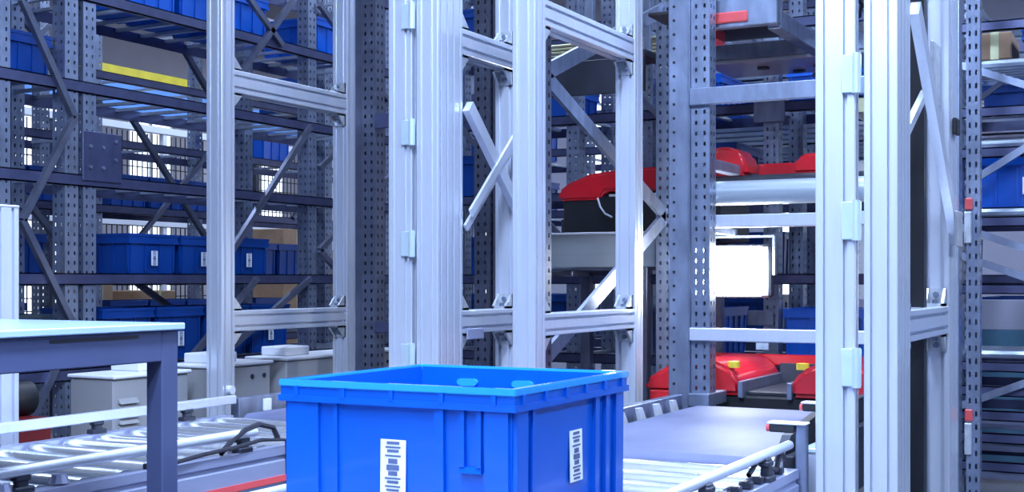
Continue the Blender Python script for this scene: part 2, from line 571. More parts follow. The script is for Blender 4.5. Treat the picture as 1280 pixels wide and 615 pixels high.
# ------------------------------------------------------------------ totes
def tote_parts(L, W, H, big=False):
    """meshes of a stacking tote, origin at the centre of its base; L along x, W along y"""
    tp = .006 if big else .010             # taper
    t = .006
    hl, hw = L / 2 - .014, W / 2 - .014
    bl, bw_ = hl - tp, hw - tp
    rb = H - (.042 if big else .05)        # underside of the rim band
    mb = MB()
    # hollow shell
    O = [(-bl, -bw_, 0), (bl, -bw_, 0), (bl, bw_, 0), (-bl, bw_, 0), (-hl, -hw, H), (hl, -hw, H), (hl, hw, H), (-hl, hw, H)]
    I = [(-bl + t, -bw_ + t, t), (bl - t, -bw_ + t, t), (bl - t, bw_ - t, t), (-bl + t, bw_ - t, t),
         (-hl + t, -hw + t, H), (hl - t, -hw + t, H), (hl - t, hw - t, H), (-hl + t, hw - t, H)]
    mb.add(O + I, [(0, 3, 2, 1), (0, 1, 5, 4), (1, 2, 6, 5), (2, 3, 7, 6), (3, 0, 4, 7),
                   (8, 9, 10, 11), (8, 12, 13, 9), (9, 13, 14, 10), (10, 14, 15, 11), (11, 15, 12, 8),
                   (4, 5, 13, 12), (5, 6, 14, 13), (6, 7, 15, 14), (7, 4, 12, 15)])

    ribs = MB()

    def rib(side, a, w, z0, z1, pr):
        def off(z):
            return tp * (1 - z / H)
        for_s = {'f': -1, 'b': 1, 'l': -1, 'r': 1}[side]
        if side in 'fb':
            y0 = for_s * (hw - off(z0)); y1 = for_s * (hw - off(z1))
            e = for_s * pr
            V = [(a, y0 - e * .2, z0), (a + w, y0 - e * .2, z0), (a + w, y0 + e, z0), (a, y0 + e, z0),
                 (a, y1 - e * .2, z1), (a + w, y1 - e * .2, z1), (a + w, y1 + e * .75, z1), (a, y1 + e * .75, z1)]
        else:
            x0 = for_s * (hl - off(z0)); x1 = for_s * (hl - off(z1))
            e = for_s * pr
            V = [(x0 - e * .2, a, z0), (x0 - e * .2, a + w, z0), (x0 + e, a + w, z0), (x0 + e, a, z0),
                 (x1 - e * .2, a, z1), (x1 - e * .2, a + w, z1), (x1 + e * .75, a + w, z1), (x1 + e * .75, a, z1)]
        ribs.add(V, [(0, 3, 2, 1), (4, 5, 6, 7), (0, 1, 5, 4), (1, 2, 6, 5), (2, 3, 7, 6), (3, 0, 4, 7)])
    if big:
        for sd in 'fb':
            rib(sd, -bl, .085, .012, rb, .012)          # corner panel
            rib(sd, bl - .055, .055, .012, rb, .012)
            rib(sd, bl - .175, .022, .012, rb, .013)
            rib(sd, -bl + .125, .010, .012, rb, .010)
            rib(sd, bl - .115, .012, rb * .62, rb, .012)
            rib(sd, bl - .075, .012, rb * .62, rb, .012)
            rib(sd, bl - .115, .052, rb * .58, rb * .62, .012)
        for sd in 'lr':
            rib(sd, -bw_, .050, .012, rb, .012)
            rib(sd, bw_ - .045, .045, .012, rb, .012)
            rib(sd, bw_ - .105, .022, .012, rb, .012)
            rib(sd, bw_ - .165, .022, .012, rb, .012)
            rib(sd, -bw_ + .075, .012, .012, rb, .010)
    else:
        n = max(3, int(L / .11))
        for sd in 'fb':
            for i in range(n + 1):
                rib(sd, -bl + (2 * bl - .012) * i / n, .012, .01, rb, .009)
        n = max(3, int(W / .11))
        for sd in 'lr':
            for i in range(n + 1):
                rib(sd, -bw_ + (2 * bw_ - .012) * i / n, .012, .01, rb, .009)
    mb.add(ribs.v, ribs.f)

    rim, lip = MB(), MB()

    def ring(ox, oy, ix, iy, z0, z1, rim=rim):
        V = []
        for z in (z0, z1):
            V += [(-ox, -oy, z), (ox, -oy, z), (ox, oy, z), (-ox, oy, z), (-ix, -iy, z), (ix, -iy, z), (ix, iy, z), (-ix, iy, z)]
        F = []
        for i in range(4):
            j = (i + 1) % 4
            F += [(i, j, 8 + j, 8 + i), (4 + j, 4 + i, 12 + i, 12 + j), (8 + i, 8 + j, 12 + j, 12 + i), (i, 4 + i, 4 + j, j)]
        rim.add(V, F)
    ring(L / 2, W / 2, hl - t + .001, hw - t + .001, H - .010, H + .006, lip)          # top lip
    ring(L / 2 - .004, W / 2 - .004, hl - .004, hw - .004, rb + .014, H - .009)   # vertical band
    ring(L / 2, W / 2, hl - .004, hw - .004, rb, rb + .014)                       # lower flange
    if big:
        for i in range(6):
            y = -W / 2 + .04 + (W - .08) * i / 5
            rim.box(L / 2 - .006, L / 2 + .002, y - .006, y + .006, rb + .012, H - .008)
        for i in range(5):
            x = -L / 2 + .05 + (L - .1) * i / 4
            rim.box(x - .005, x + .005, -W / 2 - .0015, -W / 2 + .004, rb + .012, H - .008)
    return mb, rim, lip


def label_meshes(w, h):
    a = MB().box(-w / 2, w / 2, -.002, 0, -h / 2, h / 2)
    p = MB()
    rows = [(.44, .05, .5), (.36, .03, .6), (.29, .05, .45), (.20, .03, .62), (.10, .09, .36), (-.02, .10, .50), (-.13, .08, .36),
            (-.22, .03, .62), (-.29, .05, .45), (-.37, .03, .6), (-.44, .04, .5)]
    for z, hh, ww in rows:
        p.box(-w * ww / 2, w * ww / 2, -.0032, -.002, (z - hh / 2) * h, (z + hh / 2) * h)
    return a, p


# the foreground tote
TB = thing('tote', 'large bright blue plastic tote in front, open, with two white labels', 'tote', (-1.50, 2.60, .768))
body, rim, lip = tote_parts(.6, .6, .354, True)
b_o = link('body', body.mesh('body', M['blue'], False), TB)
r_o = link('rim', rim.mesh('rim', M['blue'], False), TB)
lip_o = link('lip', lip.mesh('lip', M['blue_sheen'], False, (0, 0, 0), .0025, 2), r_o)
lip_o['label'] = 'glossy top lip, its bright sheen painted as lighter blue'
la, lp = label_meshes(.064, .115)
me_a, me_p = la.mesh('label', M['label']), lp.mesh('print', M['print'])
l1 = link('label', me_a, TB, (-.002, -.2865, .182), (math.radians(-1), 0, 0))
link('print', me_p, l1)
l1['label'] = 'white printed label on the front side'
l2 = link('label', me_a.copy(), TB, (.2865, .02, .187), (0, 0, PI / 2))
l2.rotation_euler = (math.radians(-1), 0, PI / 2)
link('print', me_p, l2)
l2['label'] = 'white printed label on the right side'
for x in (-.14, .02):
    st = [(x + .016 * math.cos(a) + (.014 if math.cos(a) > 0 else -.014), .318 + .010 * math.sin(a)) for a in [PI * k / 8 for k in range(16)]]
    link('grip_light_spot', MB().prism(st, 'y', .272, .2795).mesh('grip_light_spot', M['blue_sheen']), TB)  # light spots at the hand slots, painted as raised paler ovals

TOTE_MESH = {}


def tote(x, y, z, L, W, H, label, group, m='blue', lab=None):
    """L along x, W along y; lab: side of the paper label"""
    key = (L, W, H, m)
    if key not in TOTE_MESH:
        b, r, l_ = tote_parts(L, W, H)
        r.add(l_.v, l_.f)
        TOTE_MESH[key] = (b.mesh('body', M[m]), r.mesh('rim', M[m]))
        if ('lab',) not in TOTE_MESH:
            a, p = label_meshes(.05, .085)
            TOTE_MESH[('lab',)] = (a.mesh('label', M['label']), p.mesh('print', M['print']))
    t = thing('tote', label, 'tote', (x, y, z), group)
    link('body', TOTE_MESH[key][0], t)
    link('rim', TOTE_MESH[key][1], t)
    if lab:
        rot = {'f': 0, 'r': PI / 2}[lab]
        loc = {'f': (0, -W / 2 + .002, H * .4), 'r': (L / 2 - .002, 0, H * .4)}[lab]
        o = link('label', TOTE_MESH[('lab',)][0], t, loc, (0, 0, rot))
        link('print', TOTE_MESH[('lab',)][1], o)
    return t


# ------------------------------------------------------------------ conveyors
def roller_mesh(L, r):
    mb = MB().cyl((-L / 2, 0, 0), (L / 2, 0, 0), r, 18)
    mb.cyl((-L / 2 - .02, 0, 0), (L / 2 + .02, 0, 0), .012, 6)
    return mb.mesh('roller', M['roller'], True)


def rail_post(root, x, y, z0, z1, s):
    mb = MB().cbox(x - .012, x + .012, y - .02, y + .02, z0, z1 - .004)
    mb.cbox(x - .016, x + .016, y - .025, y + .025, z1 - .03, z1 - .012)
    mb.cbox(x - .02, x + .02, y - .035, y + .035, z0 - .01, z0 + .012)
    return part('rail_clamp', mb, 'dark', root)


SURF = .768
# right lane: roller section with the tote
rc = thing('roller_conveyor', 'roller conveyor under the big blue tote with tubular side rail', 'conveyor', (-1.55, 2.6, 0))
Y0, Y1 = 0.9, 4.02
rm = roller_mesh(.84, .047)
y = Y0 + .1
while y < Y1 - .03:
    o = link('roller', rm, rc)
    o.location = Vector((-1.56, y, SURF - .047)) - Vector(rc.location)
    y += .205


def side_profile(root, xin, s, y0, y1, z1, name='side_rail', strip=None):
    """extruded side member; xin inner face, s=+1 grows to +x"""
    w = .05
    poly = [(0, z1 - .24), (w, z1 - .24), (w, z1 - .155), (w - .012, z1 - .148), (w - .012, z1 - .135), (w, z1 - .128),
            (w, z1 - .05), (w - .010, z1 - .044), (w - .010, z1 - .034), (w, z1 - .028), (w, z1), (0, z1)]
    mb = MB().prism([(xin + s * u, v) for u, v in poly], 'y', y0, y1)
    o = part(name, mb, 'frame', root)
    if strip:
        a, b = (xin + s * w, xin + s * (w + .004))
        part('red_strip', MB().box(min(a, b), max(a, b), y0, y1, z1 - .122, z1 - .100), 'red_strip', o)
    return o


part('gap_shade_sheet', MB().box(-2.03, -1.10, Y0, Y1, SURF - .16, SURF - .135), 'dark', rc)  # dark sheet added to blacken the gaps between the rollers
side_profile(rc, -1.10, 1, Y0, 3.90, SURF - .0, strip=None)
side_profile(rc, -2.03, -1, Y0, 4.02, SURF - .0)
part('guide_rail', MB().cyl((-1.08, Y0, .84), (-1.08, 3.90, .84), .0145, 12), 'alu', rc, smooth=True)
part('guide_rail', MB().cyl((-2.05, Y0, .812), (-2.05, 3.5, .812), .013, 12), 'alu', rc, smooth=True)
for yy in (1.4, 2.4, 3.1, 3.62):
    rail_post(rc, -1.07, yy, SURF + .005, .84, 1)
yy = 1.0
while yy < 3.85:
    part('bearing_clip', MB().cbox(-1.098, -1.062, yy - .016, yy + .016, SURF, SURF + .022), 'dark', rc)
    yy += .1025
for x, yy in ((-1.07, 1.2), (-2.06, 1.2), (-1.07, 3.75), (-2.06, 3.75)):
    alu_post(rc, x - .025, x + .025, yy, yy + .05, 0, SURF - .24, 1, 1, 'leg')
cb = MB().tube([(-1.085, 3.50, .80), (-1.085, 3.58, .83), (-1.08, 3.66, .80), (-1.075, 3.74, .785), (-1.08, 3.80, .83), (-1.08, 3.86, .80)], .008)
part('cable', cb, 'cable', rc)

# right lane: transfer belt
tb_ = thing('belt_conveyor', 'grey transfer belt between the rollers and the red shuttle', 'conveyor', (-1.6, 4.9, 0))
bm_ = MB()
prof = []
for k in range(9):
    a = -PI / 2 - PI * k / 8
    prof.append((4.10 + .04 * math.cos(a) - 0.0, SURF - .04 + .04 * math.sin(a)))
for k in range(9):
    a = PI / 2 - PI * k / 8
    prof.append((5.66 + .04 * math.cos(a), SURF - .04 + .04 * math.sin(a)))
bm_.prism(prof, 'x', -2.0, -1.26)
part('belt', bm_, 'rubber', tb_, smooth=True)
part('bed', MB().box(-2.01, -1.25, 4.12, 5.64, SURF - .16, SURF - .082), 'frame', tb_)
part('pale_edge_strip', MB().cbox(-1.255, -1.14, 4.08, 5.66, SURF - .05, SURF - .004), 'alu', tb_)
sg = part('side_guide', MB().cbox(-2.09, -2.05, 4.06, 5.60, SURF - .20, SURF + .055), 'galv', tb_)
for k in range(7):
    yb = 4.25 + k * .2
    part('clip', MB().add([(-2.05, yb, SURF - .02), (-2.05, yb + .07, SURF - .02), (-2.05, yb + .02, SURF + .04), (-2.05, yb - .03, SURF + .04),
                           (-2.035, yb, SURF - .02), (-2.035, yb + .07, SURF - .02), (-2.035, yb + .02, SURF + .04), (-2.035, yb - .03, SURF + .04)],
                          [(0, 3, 2, 1), (4, 5, 6, 7), (0, 1, 5, 4), (1, 2, 6, 5), (2, 3, 7, 6), (3, 0, 4, 7)]), 'white', sg)
part('side_plate', MB().cbox(-1.135, -1.10, 4.02, 5.60, SURF - .22, SURF + .02), 'dark', tb_)
gd = MB().prism([(4.02, SURF + .0), (4.12, SURF + .075), (4.50, SURF + .115), (5.4, SURF + .115), (5.4, SURF)], 'x', -1.165, -1.135)
part('guide_plate', gd, 'dark', tb_)
for x, yy in ((-1.12, 4.4), (-2.0, 4.4), (-1.12, 5.3), (-2.0, 5.3)):
    alu_post(tb_, x - .02, x + .02, yy, yy + .05, 0, SURF - .16, 1, 1, 'leg')
for k, (x, yy, zz, lb) in enumerate(((-1.06, 3.93, .905, 'small light sensor on a grey bracket, nearer one beside the belt'),
                                     (-1.07, 4.36, .93, 'small light sensor on a grey bracket, farther one beside the belt'))):
    s = thing('light_sensor', lb, 'sensor', (x, yy, 0), 'light sensors beside the belt')
    part('bracket', MB().cbox(x - .004, x + .03, yy - .02, yy + .012, .45, zz), 'galv', s)
    part('head', MB().cbox(x - .085, x - .004, yy - .03, yy + .02, zz - .028, zz - .003), 'black', s)
    part('lens', MB().cyl((x - .098, yy - .005, zz - .017), (x - .085, yy - .005, zz - .017), .012, 10), 'red_strip', s)
    part('cap', MB().cbox(x - .09, x + .032, yy - .034, yy + .024, zz - .003, zz + .004), 'white', s)
jb = thing('junction_box', 'pale metal junction box beside the right aluminium post', 'box', (-1.02, 4.0, 0))
part('body', MB().cbox(-1.075, -1.005, 4.05, 4.30, .30, .80, .006), 'alu', jb)
part('lid', MB().cbox(-1.08, -1.004, 4.045, 4.305, .80, .815, .003), 'hinge', jb)
part('stand', MB().cbox(-1.06, -1.02, 4.1, 4.25, 0, .30, .003), 'dark', jb)

# left lane: roller conveyor
lc = thing('roller_conveyor', 'roller conveyor at left with red striped side behind the table leg', 'conveyor', (-3.25, 3.2, 0))
Y0, Y1 = 1.2, 4.36
rm = roller_mesh(.76, .042)
y = Y0 + .08
while y < Y1 - .02:
    o = link('roller', rm, lc)
    o.location = Vector((-3.26, y, SURF - .042)) - Vector(lc.location)
    y += .165
part('gap_shade_sheet', MB().box(-3.655, -2.865, Y0, Y1, SURF - .14, SURF - .12), 'dark', lc)  # dark sheet added here too, shade for the roller gaps
side_profile(lc, -2.865, 1, Y0, 4.24, SURF - .005, strip=True)
side_profile(lc, -3.655, -1, Y0, 4.36, SURF - .005)
part('guide_rail', MB().cyl((-2.84, Y0, .825), (-2.84, 3.50, .825), .017, 12), 'alu', lc, smooth=True)
part('guide_rail', MB().cbox(-3.70, -3.67, Y0, 4.40, .808, .846, .004), 'alu', lc)
for yy in (1.8, 2.5, 3.02, 3.44):
    rail_post(lc, -2.845, yy, SURF, .825, 1)
for yy in (1.8, 2.5, 3.1, 3.6, 4.1):
    rail_post(lc, -3.685, yy, SURF, .825, -1)
for yy in (2.25, 2.45, 2.65):
    part('bearing_cap', MB().cyl((-2.86, yy, SURF + .0), (-2.86, yy, SURF + .025), .03, 10, .02), 'frame', lc)
part('cable', MB().tube([(-2.82, 3.30, .775), (-2.825, 3.36, .81), (-2.83, 3.44, .84), (-2.84, 3.52, .85), (-2.84, 3.60, .83), (-2.835, 3.62, .79)], .010), 'cable', lc)
part('cable', MB().tube([(-2.805, 3.05, .775), (-2.81, 3.2, .785), (-2.805, 3.35, .79), (-2.81, 3.5, .80), (-2.812, 3.64, .785), (-2.812, 3.645, .60)], .007), 'cable', lc)
for x, yy in ((-2.84, 1.5), (-3.68, 1.5), (-2.84, 3.9), (-3.68, 3.9)):
    alu_post(lc, x - .025, x + .025, yy, yy + .05, 0, SURF - .245, 1, 1, 'leg')

lb = thing('belt_conveyor', 'grey transfer belt behind the left roller conveyor', 'conveyor', (-3.3, 5.0, 0))
prof = [(p + .32 if p < 4.8 else p - .1, q) for p, q in prof]
part('belt', MB().prism(prof, 'x', -3.62, -2.92), 'rubber', lb, smooth=True)
part('bed', MB().box(-3.63, -2.91, 4.44, 5.5, SURF - .16, SURF - .082), 'frame', lb)
sg = part('side_guide', MB().cbox(-3.74, -3.69, 4.44, 5.55, SURF - .20, SURF + .06), 'galv', lb)
for k in range(5):
    yb = 4.6 + k * .2
    part('clip', MB().cbox(-3.69, -3.675, yb, yb + .05, SURF - .01, SURF + .045, .003), 'white', sg)
for x, yy in ((-2.95, 4.7), (-3.6, 4.7), (-2.95, 5.3), (-3.6, 5.3)):
    alu_post(lb, x - .02, x + .02, yy, yy + .05, 0, SURF - .16, 1, 1, 'leg')

# ------------------------------------------------------------------ table in the left foreground
tt = thing('work_table', 'blue grey steel table frame with pale top in left foreground', 'table', (-2.9, 2.0, 0))
part('tabletop', MB().cbox(-3.87, -2.445, 0.6, 2.715, 1.213, 1.232, .003), 'table_top', tt)
part('apron', MB().cbox(-2.50, -2.46, 0.68, 2.639, 1.128, 1.2125, .003), 'table', tt)
part('apron', MB().cbox(-3.80, -2.521, 2.64, 2.70, 1.128, 1.2125, .003), 'table', tt)
part('apron', MB().cbox(-3.85, -3.81, 0.68, 2.639, 1.128, 1.2125, .003), 'table', tt)
for x, yy in ((-2.52, 2.64), (-3.86, 2.64), (-2.52, .615), (-3.86, .615)):
    part('leg', MB().cbox(x, x + .06, yy, yy + .063, .02, 1.2125, .004), 'table', tt)
    part('foot', MB().cyl((x + .03, yy + .03, 0), (x + .03, yy + .03, .02), .03, 12), 'black', tt)
for k in range(4):
    part('slot', MB().box(-2.461, -2.4585, .9 + .45 * k, 1.2 + .45 * k, 1.194, 1.203), 'black', tt)

# ------------------------------------------------------------------ cabinets behind the left conveyor
cabs = [(4.42, 4.93, .885, 'beige louvred motor cabinet left of the dull aluminium post'),
        (5.08, 5.58, .895, 'beige motor cabinet right of the dull aluminium post'),
        (5.72, 6.9, .90, 'white topped motor cabinet farthest along the left conveyor')]
for k, (ya, yb, zt, lbl) in enumerate(cabs):
    t = thing('motor_cabinet', lbl, 'cabinet', (-4.55, (ya + yb) / 2, 0), 'motor cabinets behind the left conveyor')
    part('body', MB().cbox(-4.70, -4.42, ya, yb, .10, zt, .008), 'beige', t)
    part('lid', MB().cbox(-4.71, -4.405, ya - .01, yb + .01, zt, zt + .018, .005), 'white', t)
    part('plinth', MB().cbox(-4.68, -4.44, ya + .02, yb - .02, 0, .10, .005), 'dark', t)
    if k == 0:
        for i in range(7):
            z = .58 + i * .032
            part('louvre', MB().add([(-4.42, ya + .03, z), (-4.42, ya + .15, z), (-4.40, ya + .15, z - .004), (-4.40, ya + .03, z - .004),
                                     (-4.42, ya + .03, z + .02), (-4.42, ya + .15, z + .02)],
                                    [(0, 1, 2, 3), (4, 3, 2, 5), (0, 3, 4), (1, 5, 2)]), 'beige', t)
        part('upper_box', MB().cbox(-4.69, -4.5, ya + .25, yb + .0, zt + .018, zt + .085, .006), 'white', t)
    if k > 0:
        for yy in (yb - .06, yb - .16):
            part('screw', MB().cyl((-4.42, yy, zt - .06), (-4.412, yy, zt - .06), .012, 8), 'dark', t)
        part('upper_box', MB().cbox(-4.68, -4.5, ya + .1, ya + .32, zt + .018, zt + .07, .006), 'white', t)


# ------------------------------------------------------------------ storage racks
def rack(label, axis, f, b, ups, levels, a0, a1, zsup=.2, braces=(), up_mesh=None, deck='slat', beam_h=.062,
         rear=True, skip_ups_rear=(), brace_m='brace'):
    """axis: 'x' or 'y' = run of the rack; f/b = coordinate of the front/rear beam plane"""
    mid = (a0 + a1) / 2
    c = (f + b) / 2
    loc = (c, mid, 0) if axis == 'y' else (mid, c, 0)
    t = thing('storage_rack', label, 'rack', loc)

    def W(a, q, z):
        return (q, a, z) if axis == 'y' else (a, q, z)

    def BX(a_0, a_1, q0, q1, z0, z1):
        q0, q1 = min(q0, q1), max(q0, q1)
        return MB().box(q0, q1, a_0, a_1, z0, z1) if axis == 'y' else MB().box(a_0, a_1, q0, q1, z0, z1)
    sgn = 1 if b > f else -1
    for a in ups:
        w = W(a, f, 0)
        upright(t, w[0], w[1], up_mesh)
        w = W(a, b, 0)
        upright(t, w[0], w[1], up_mesh)
    for z in levels:
        part('beam', BX(a0, a1, f - sgn * .055, f - sgn * .046, z - beam_h, z).add(*[BX(a0, a1, f - sgn * .055, f - sgn * .02, q, q + .006).__dict__[k] for q in (z - beam_h,) for k in ('v', 'f')])
             .add(*[BX(a0, a1, f - sgn * .055, f - sgn * .02, z - .006, z).__dict__[k] for k in ('v', 'f')]), 'rack', t)
        part('beam', BX(a0, a1, b + sgn * .046, b + sgn * .055, z - beam_h, z), 'rack', t)
        n = int((a1 - a0) / zsup)
        for i in range(n + 1):
            a = a0 + .03 + (a1 - a0 - .06) * i / max(n, 1)
            part('shelf_support', BX(a - .014, a + .014, f - sgn * .045, b + sgn * .045, z - .022, z - .004), deck, t)
    for (aa, za, ab, zb, q) in braces:
        qq = {'f': f - sgn * .065, 'b': b + sgn * .065, 'm': c}[q]
        part('brace', MB().bar(W(aa, qq, za), W(ab, qq, zb), .03, .035), brace_m, t)
    return t


LV = [.885, 1.386, 1.907, 2.40, 2.89, 3.39]
# zig-zag of the narrow frame at the left edge
br = []
yl, yr = 4.52, 4.86
for k, z in enumerate([.55, 1.1, 1.65, 2.2, 2.75, 3.3]):
    if k % 2 == 0:
        br.append((yl, z, yr, z + .55, 'f'))
    else:
        br.append((yr, z, yl, z + .55, 'f'))
br += [(5.06, 2.86, 5.75, 2.37, 'b'), (5.9, 3.36, 6.6, 2.86, 'f'), (5.06, 1.88, 5.6, 1.36, 'b'), (5.70, .86, 6.35, 1.36, 'f')]
for (za, zb) in ((3.36, 2.37), (2.37, 1.36), (1.36, .86)):
    br += [(5.95, za, 6.9, zb, 'b'), (5.95, zb, 6.9, za, 'f')]
for (za, zb) in ((1.0, 1.55), (1.55, 2.1), (2.1, 2.65), (2.65, 3.2)):
    br += [(7.0, za, 7.85, zb, 'f')] if int(za * 10) % 2 else [(7.85, za, 7.0, zb, 'f')]
RL1 = rack('tall dark steel rack behind the dull aluminium frame at left', 'y', -5.2, -5.74,
           [4.42, 4.86, 4.985, 6.95, 7.88], LV, 4.1, 7.95, .21, br)
part('junction_plate', MB().cbox(-5.145, -5.135, 4.92, 5.20, 1.875, 2.14), 'rack', RL1)
for yy, zz in ((4.97, 2.06), (5.06, 2.06), (4.97, 1.95), (5.06, 1.95), (5.15, 2.0), (5.15, 2.1)):
    part('bolt', MB().cyl((-5.135, yy, zz), (-5.125, yy, zz), .010, 8), 'galv', RL1)

br = [(7.0, 1.4, 8.1, 2.4, 'f'), (9.2, 1.9, 10.1, 2.9, 'f'), (5.6, 2.4, 6.5, 3.2, 'f'), (10.1, .9, 11.0, 1.9, 'f')]
RL2 = rack('second dark steel rack farther left behind the aisle', 'y', -7.1, -7.64,
           [5.2, 6.9, 8.6, 10.3, 12.0], LV, 5.1, 12.1, .42, br, None)

# racks along the shuttle aisle, running across the picture
br = [(-4.3, 2.4, -3.5, 1.6, 'f'), (-3.5, 1.6, -4.3, .95, 'f'), (-3.4, 2.9, -2.6, 2.1, 'f'), (-1.9, 2.55, -1.2, 2.05, 'f')]
RR1 = rack('perforated steel rack facing the red shuttles beyond the lane', 'x', 7.45, 8.0,
           [-4.6, -4.0, -3.45, -2.95, -2.16, -1.2], [.885, 1.386, 1.907, 2.40, 2.89, 3.39], -4.7, -1.15, .20, br, None)
part('junction_plate', MB().cbox(-2.26, -2.07, 7.385, 7.395, 2.28, 2.42), 'galv', RR1)
part('junction_plate', MB().cbox(-2.30, -2.14, 7.385, 7.395, 1.08, 1.17), 'galv', RR1)

br = [(-1.0, 2.42, -.45, 2.20, 'f'), (-.95, 1.82, -.1, 2.35, 'f'), (-1.0, 1.48, -.1, 1.15, 'f'), (-1.0, 1.62, .0, 1.25, 'f'),
      (-1.0, .72, -.2, 1.05, 'f')]
RR2 = rack('galvanised rack at the right edge with long tube shelves', 'x', 6.7, 7.25,
           [-1.02, -.05], [.46, .60, .71, .83, .95, 1.33, 1.66, 2.0, 2.2, 2.62], -1.07, .5, .4, br, None, brace_m='galv', beam_h=.05)
for z in (2.40, 2.0, 1.66, .95):
    for k in range(5):
        yy = 6.80 + k * .09
        part('shelf_tube', MB().cyl((-1.07, yy, z + .03), (.5, yy, z + .03), .022, 8), 'slat', RR2, smooth=True)
for z in (.46, .60, .71):
    part('shelf_panel', MB().box(-1.07, .5, 6.75, 7.2, z - .10, z - .075), 'frame', RR2)

# shelves with long tubes deeper behind the shuttle rack
RR3 = rack('deep rack with tube shelves far behind the shuttle aisle', 'x', 9.3, 10.6,
           [-6.0, -4.2, -2.4, -.6, 1.2], [.885, 1.386, 1.907, 2.40, 2.89, 3.39], -6.1, 1.3, .5,
           [(-4.0, 1.4, -2.6, 2.4, 'f'), (-2.2, 1.9, -.8, 2.9, 'f')], None)
for z in (2.40, 2.89):
    for k in range(9):
        yy = 8.35 + k * .3
        part('shelf_tube', MB().cyl((-3.6, yy, z - .03), (1.2, yy, z - .03), .03, 6), 'slat', RR3, smooth=True)

# end portal of the lane: uprights and cross members in front of the shuttle aisle
PT = thing('rack_portal', 'galvanised perforated portal at the end of the transfer belt', 'rack', (-1.6, 5.8, 0))
upright(PT, -2.015, 5.79)
upright(PT, -.90, 5.80)
upright(PT, -2.45, 6.45)
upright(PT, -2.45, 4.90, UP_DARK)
part('flange_post', MB().cbox(-2.165, -2.062, 5.715, 5.80, 0, 4.2, .006), 'galv', PT)
for k in range(58):
    part('bolt_hole', MB().cyl((-2.135, 5.712, .2 + k * .066), (-2.135, 5.716, .2 + k * .066), .007, 8), 'black', PT)
part('cross_beam', MB().cbox(-2.06, -.9, 5.715, 5.742, 2.17, 2.25, .004), 'galv', PT)
part('cross_beam', MB().cbox(-2.06, -.9, 5.715, 5.742, 1.065, 1.125, .004), 'alu', PT)
part('cross_beam', MB().cbox(-2.07, -.9, 5.85, 5.92, 1.60, 1.66, .004), 'alu', PT)
part('clip', MB().cbox(-1.74, -1.68, 5.72, 5.73, 1.03, 1.062, .002), 'alu_cap', PT)
part('cover_tube', MB().cyl((-2.03, 5.90, 1.765), (-.9, 5.90, 1.765), .058, 24), 'greytube', PT, smooth=True)
part('tube_end', MB().cyl((-2.045, 5.90, 1.765), (-2.03, 5.90, 1.765), .05, 16).cbox(-2.08, -2.045, 5.86, 5.94, 1.62, 1.93, .004), 'alu_cap', PT)
part('guide_rail', MB().cbox(-2.03, -1.97, 5.76, 6.22, 1.875, 1.925, .004), 'galv', PT)
part('lower_guide', MB().cbox(-2.06, -1.96, 5.70, 5.97, SURF - .01, SURF + .05, .004), 'galv', PT)
for (ya, za, yb2, zb) in ((4.95, 2.24, 6.43, 1.69), (6.43, 1.69, 4.95, 1.00), (4.95, 2.24, 6.43, 2.80)):
    part('brace', MB().bar((-2.45, ya, za), (-2.45, yb2, zb), .02, .07), 'galv', PT)

UP_S = perforated_mesh(0.05, 0.05, 0.0, 4.2, .05, .008, .02)
us = thing('slim_upright', 'slim perforated steel upright right beside the tall double post', 'upright', (-.712, 5.16, 0))
upright(us, -.712, 5.16, UP_S)
part('foot_plate', MB().cbox(-.745, -.68, 5.125, 5.20, 0, .01, .002), 'galv', us)
for z in (1.64, .835):
    part('red_tag', MB().cbox(-.74, -.712, 5.118, 5.134, z - .022, z + .022, .003), 'red_strip', us)
    part('sensor_block', MB().cbox(-.742, -.715, 5.115, 5.134, z - .15, z - .03, .003), 'alu_cap', us)

LP = thing('rack_portal', 'dark perforated portal half hidden behind the wide double post', 'rack', (-3.6, 5.85, 0))
for x in (-3.93, -3.225):
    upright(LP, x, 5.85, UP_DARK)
    part('foot_plate', MB().cbox(x - .06, x + .06, 5.79, 5.91, 0, .01, .002), 'galv', LP)
part('channel', MB().cbox(-4.03, -3.985, 5.82, 5.90, 0, 4.2, .004), 'brace', LP)
part('channel', MB().cbox(-3.17, -3.12, 5.82, 5.90, 0, 4.2, .004), 'brace', LP)
for z0, z1 in ((2.17, 2.25), (1.065, 1.125), (3.2, 3.28)):
    part('cross_beam', MB().cbox(-3.885, -3.27, 5.79, 5.815, z0, z1, .004), 'rack', LP)

# small return beams seen at upper right
rb_ = thing('rail_beam', 'yellowish zinc rail running back above the shuttle aisle', 'rail', (-1.4, 8.0, 0))
part('rail', MB().cbox(-1.62, -1.52, 7.0, 9.3, 2.255, 2.335, .004), 'olive', rb_)
part('hanger', MB().cbox(-1.60, -1.54, 9.2, 9.26, 2.335, 4.0, .004), 'galv', rb_)
rb2 = thing('rail_beam', 'pale grey rail running back beside the right red cover', 'rail', (-1.4, 8.0, 0))
part('rail', MB().cbox(-1.78, -1.68, 7.08, 9.3, 1.945, 2.045, .004), 'alu', rb2)
part('leg', MB().cbox(-1.76, -1.70, 9.2, 9.26, 0, 1.945, .004), 'galv', rb2)


# ------------------------------------------------------------------ shuttles (they travel across, caps at both ends)
def cap_mesh(L, D, H, flip=1, lip=.35):
    """red end cover: outline in x-z extruded along y, rounded"""
    pl = [(-L / 2, 0), (-L / 2, H * lip), (-L * .36, H * .62), (-L * .22, H * .88), (0, H), (L * .25, H * .97),
          (L * .40, H * .78), (L * .48, H * .42), (L / 2, 0)]
    pl = [(u * flip, v) for u, v in pl]
    mb = MB().prism(pl, 'y', -D / 2, D / 2)
    return mb.mesh('end_cover', M['red'], True, (0, 0, 0), .022, 3)


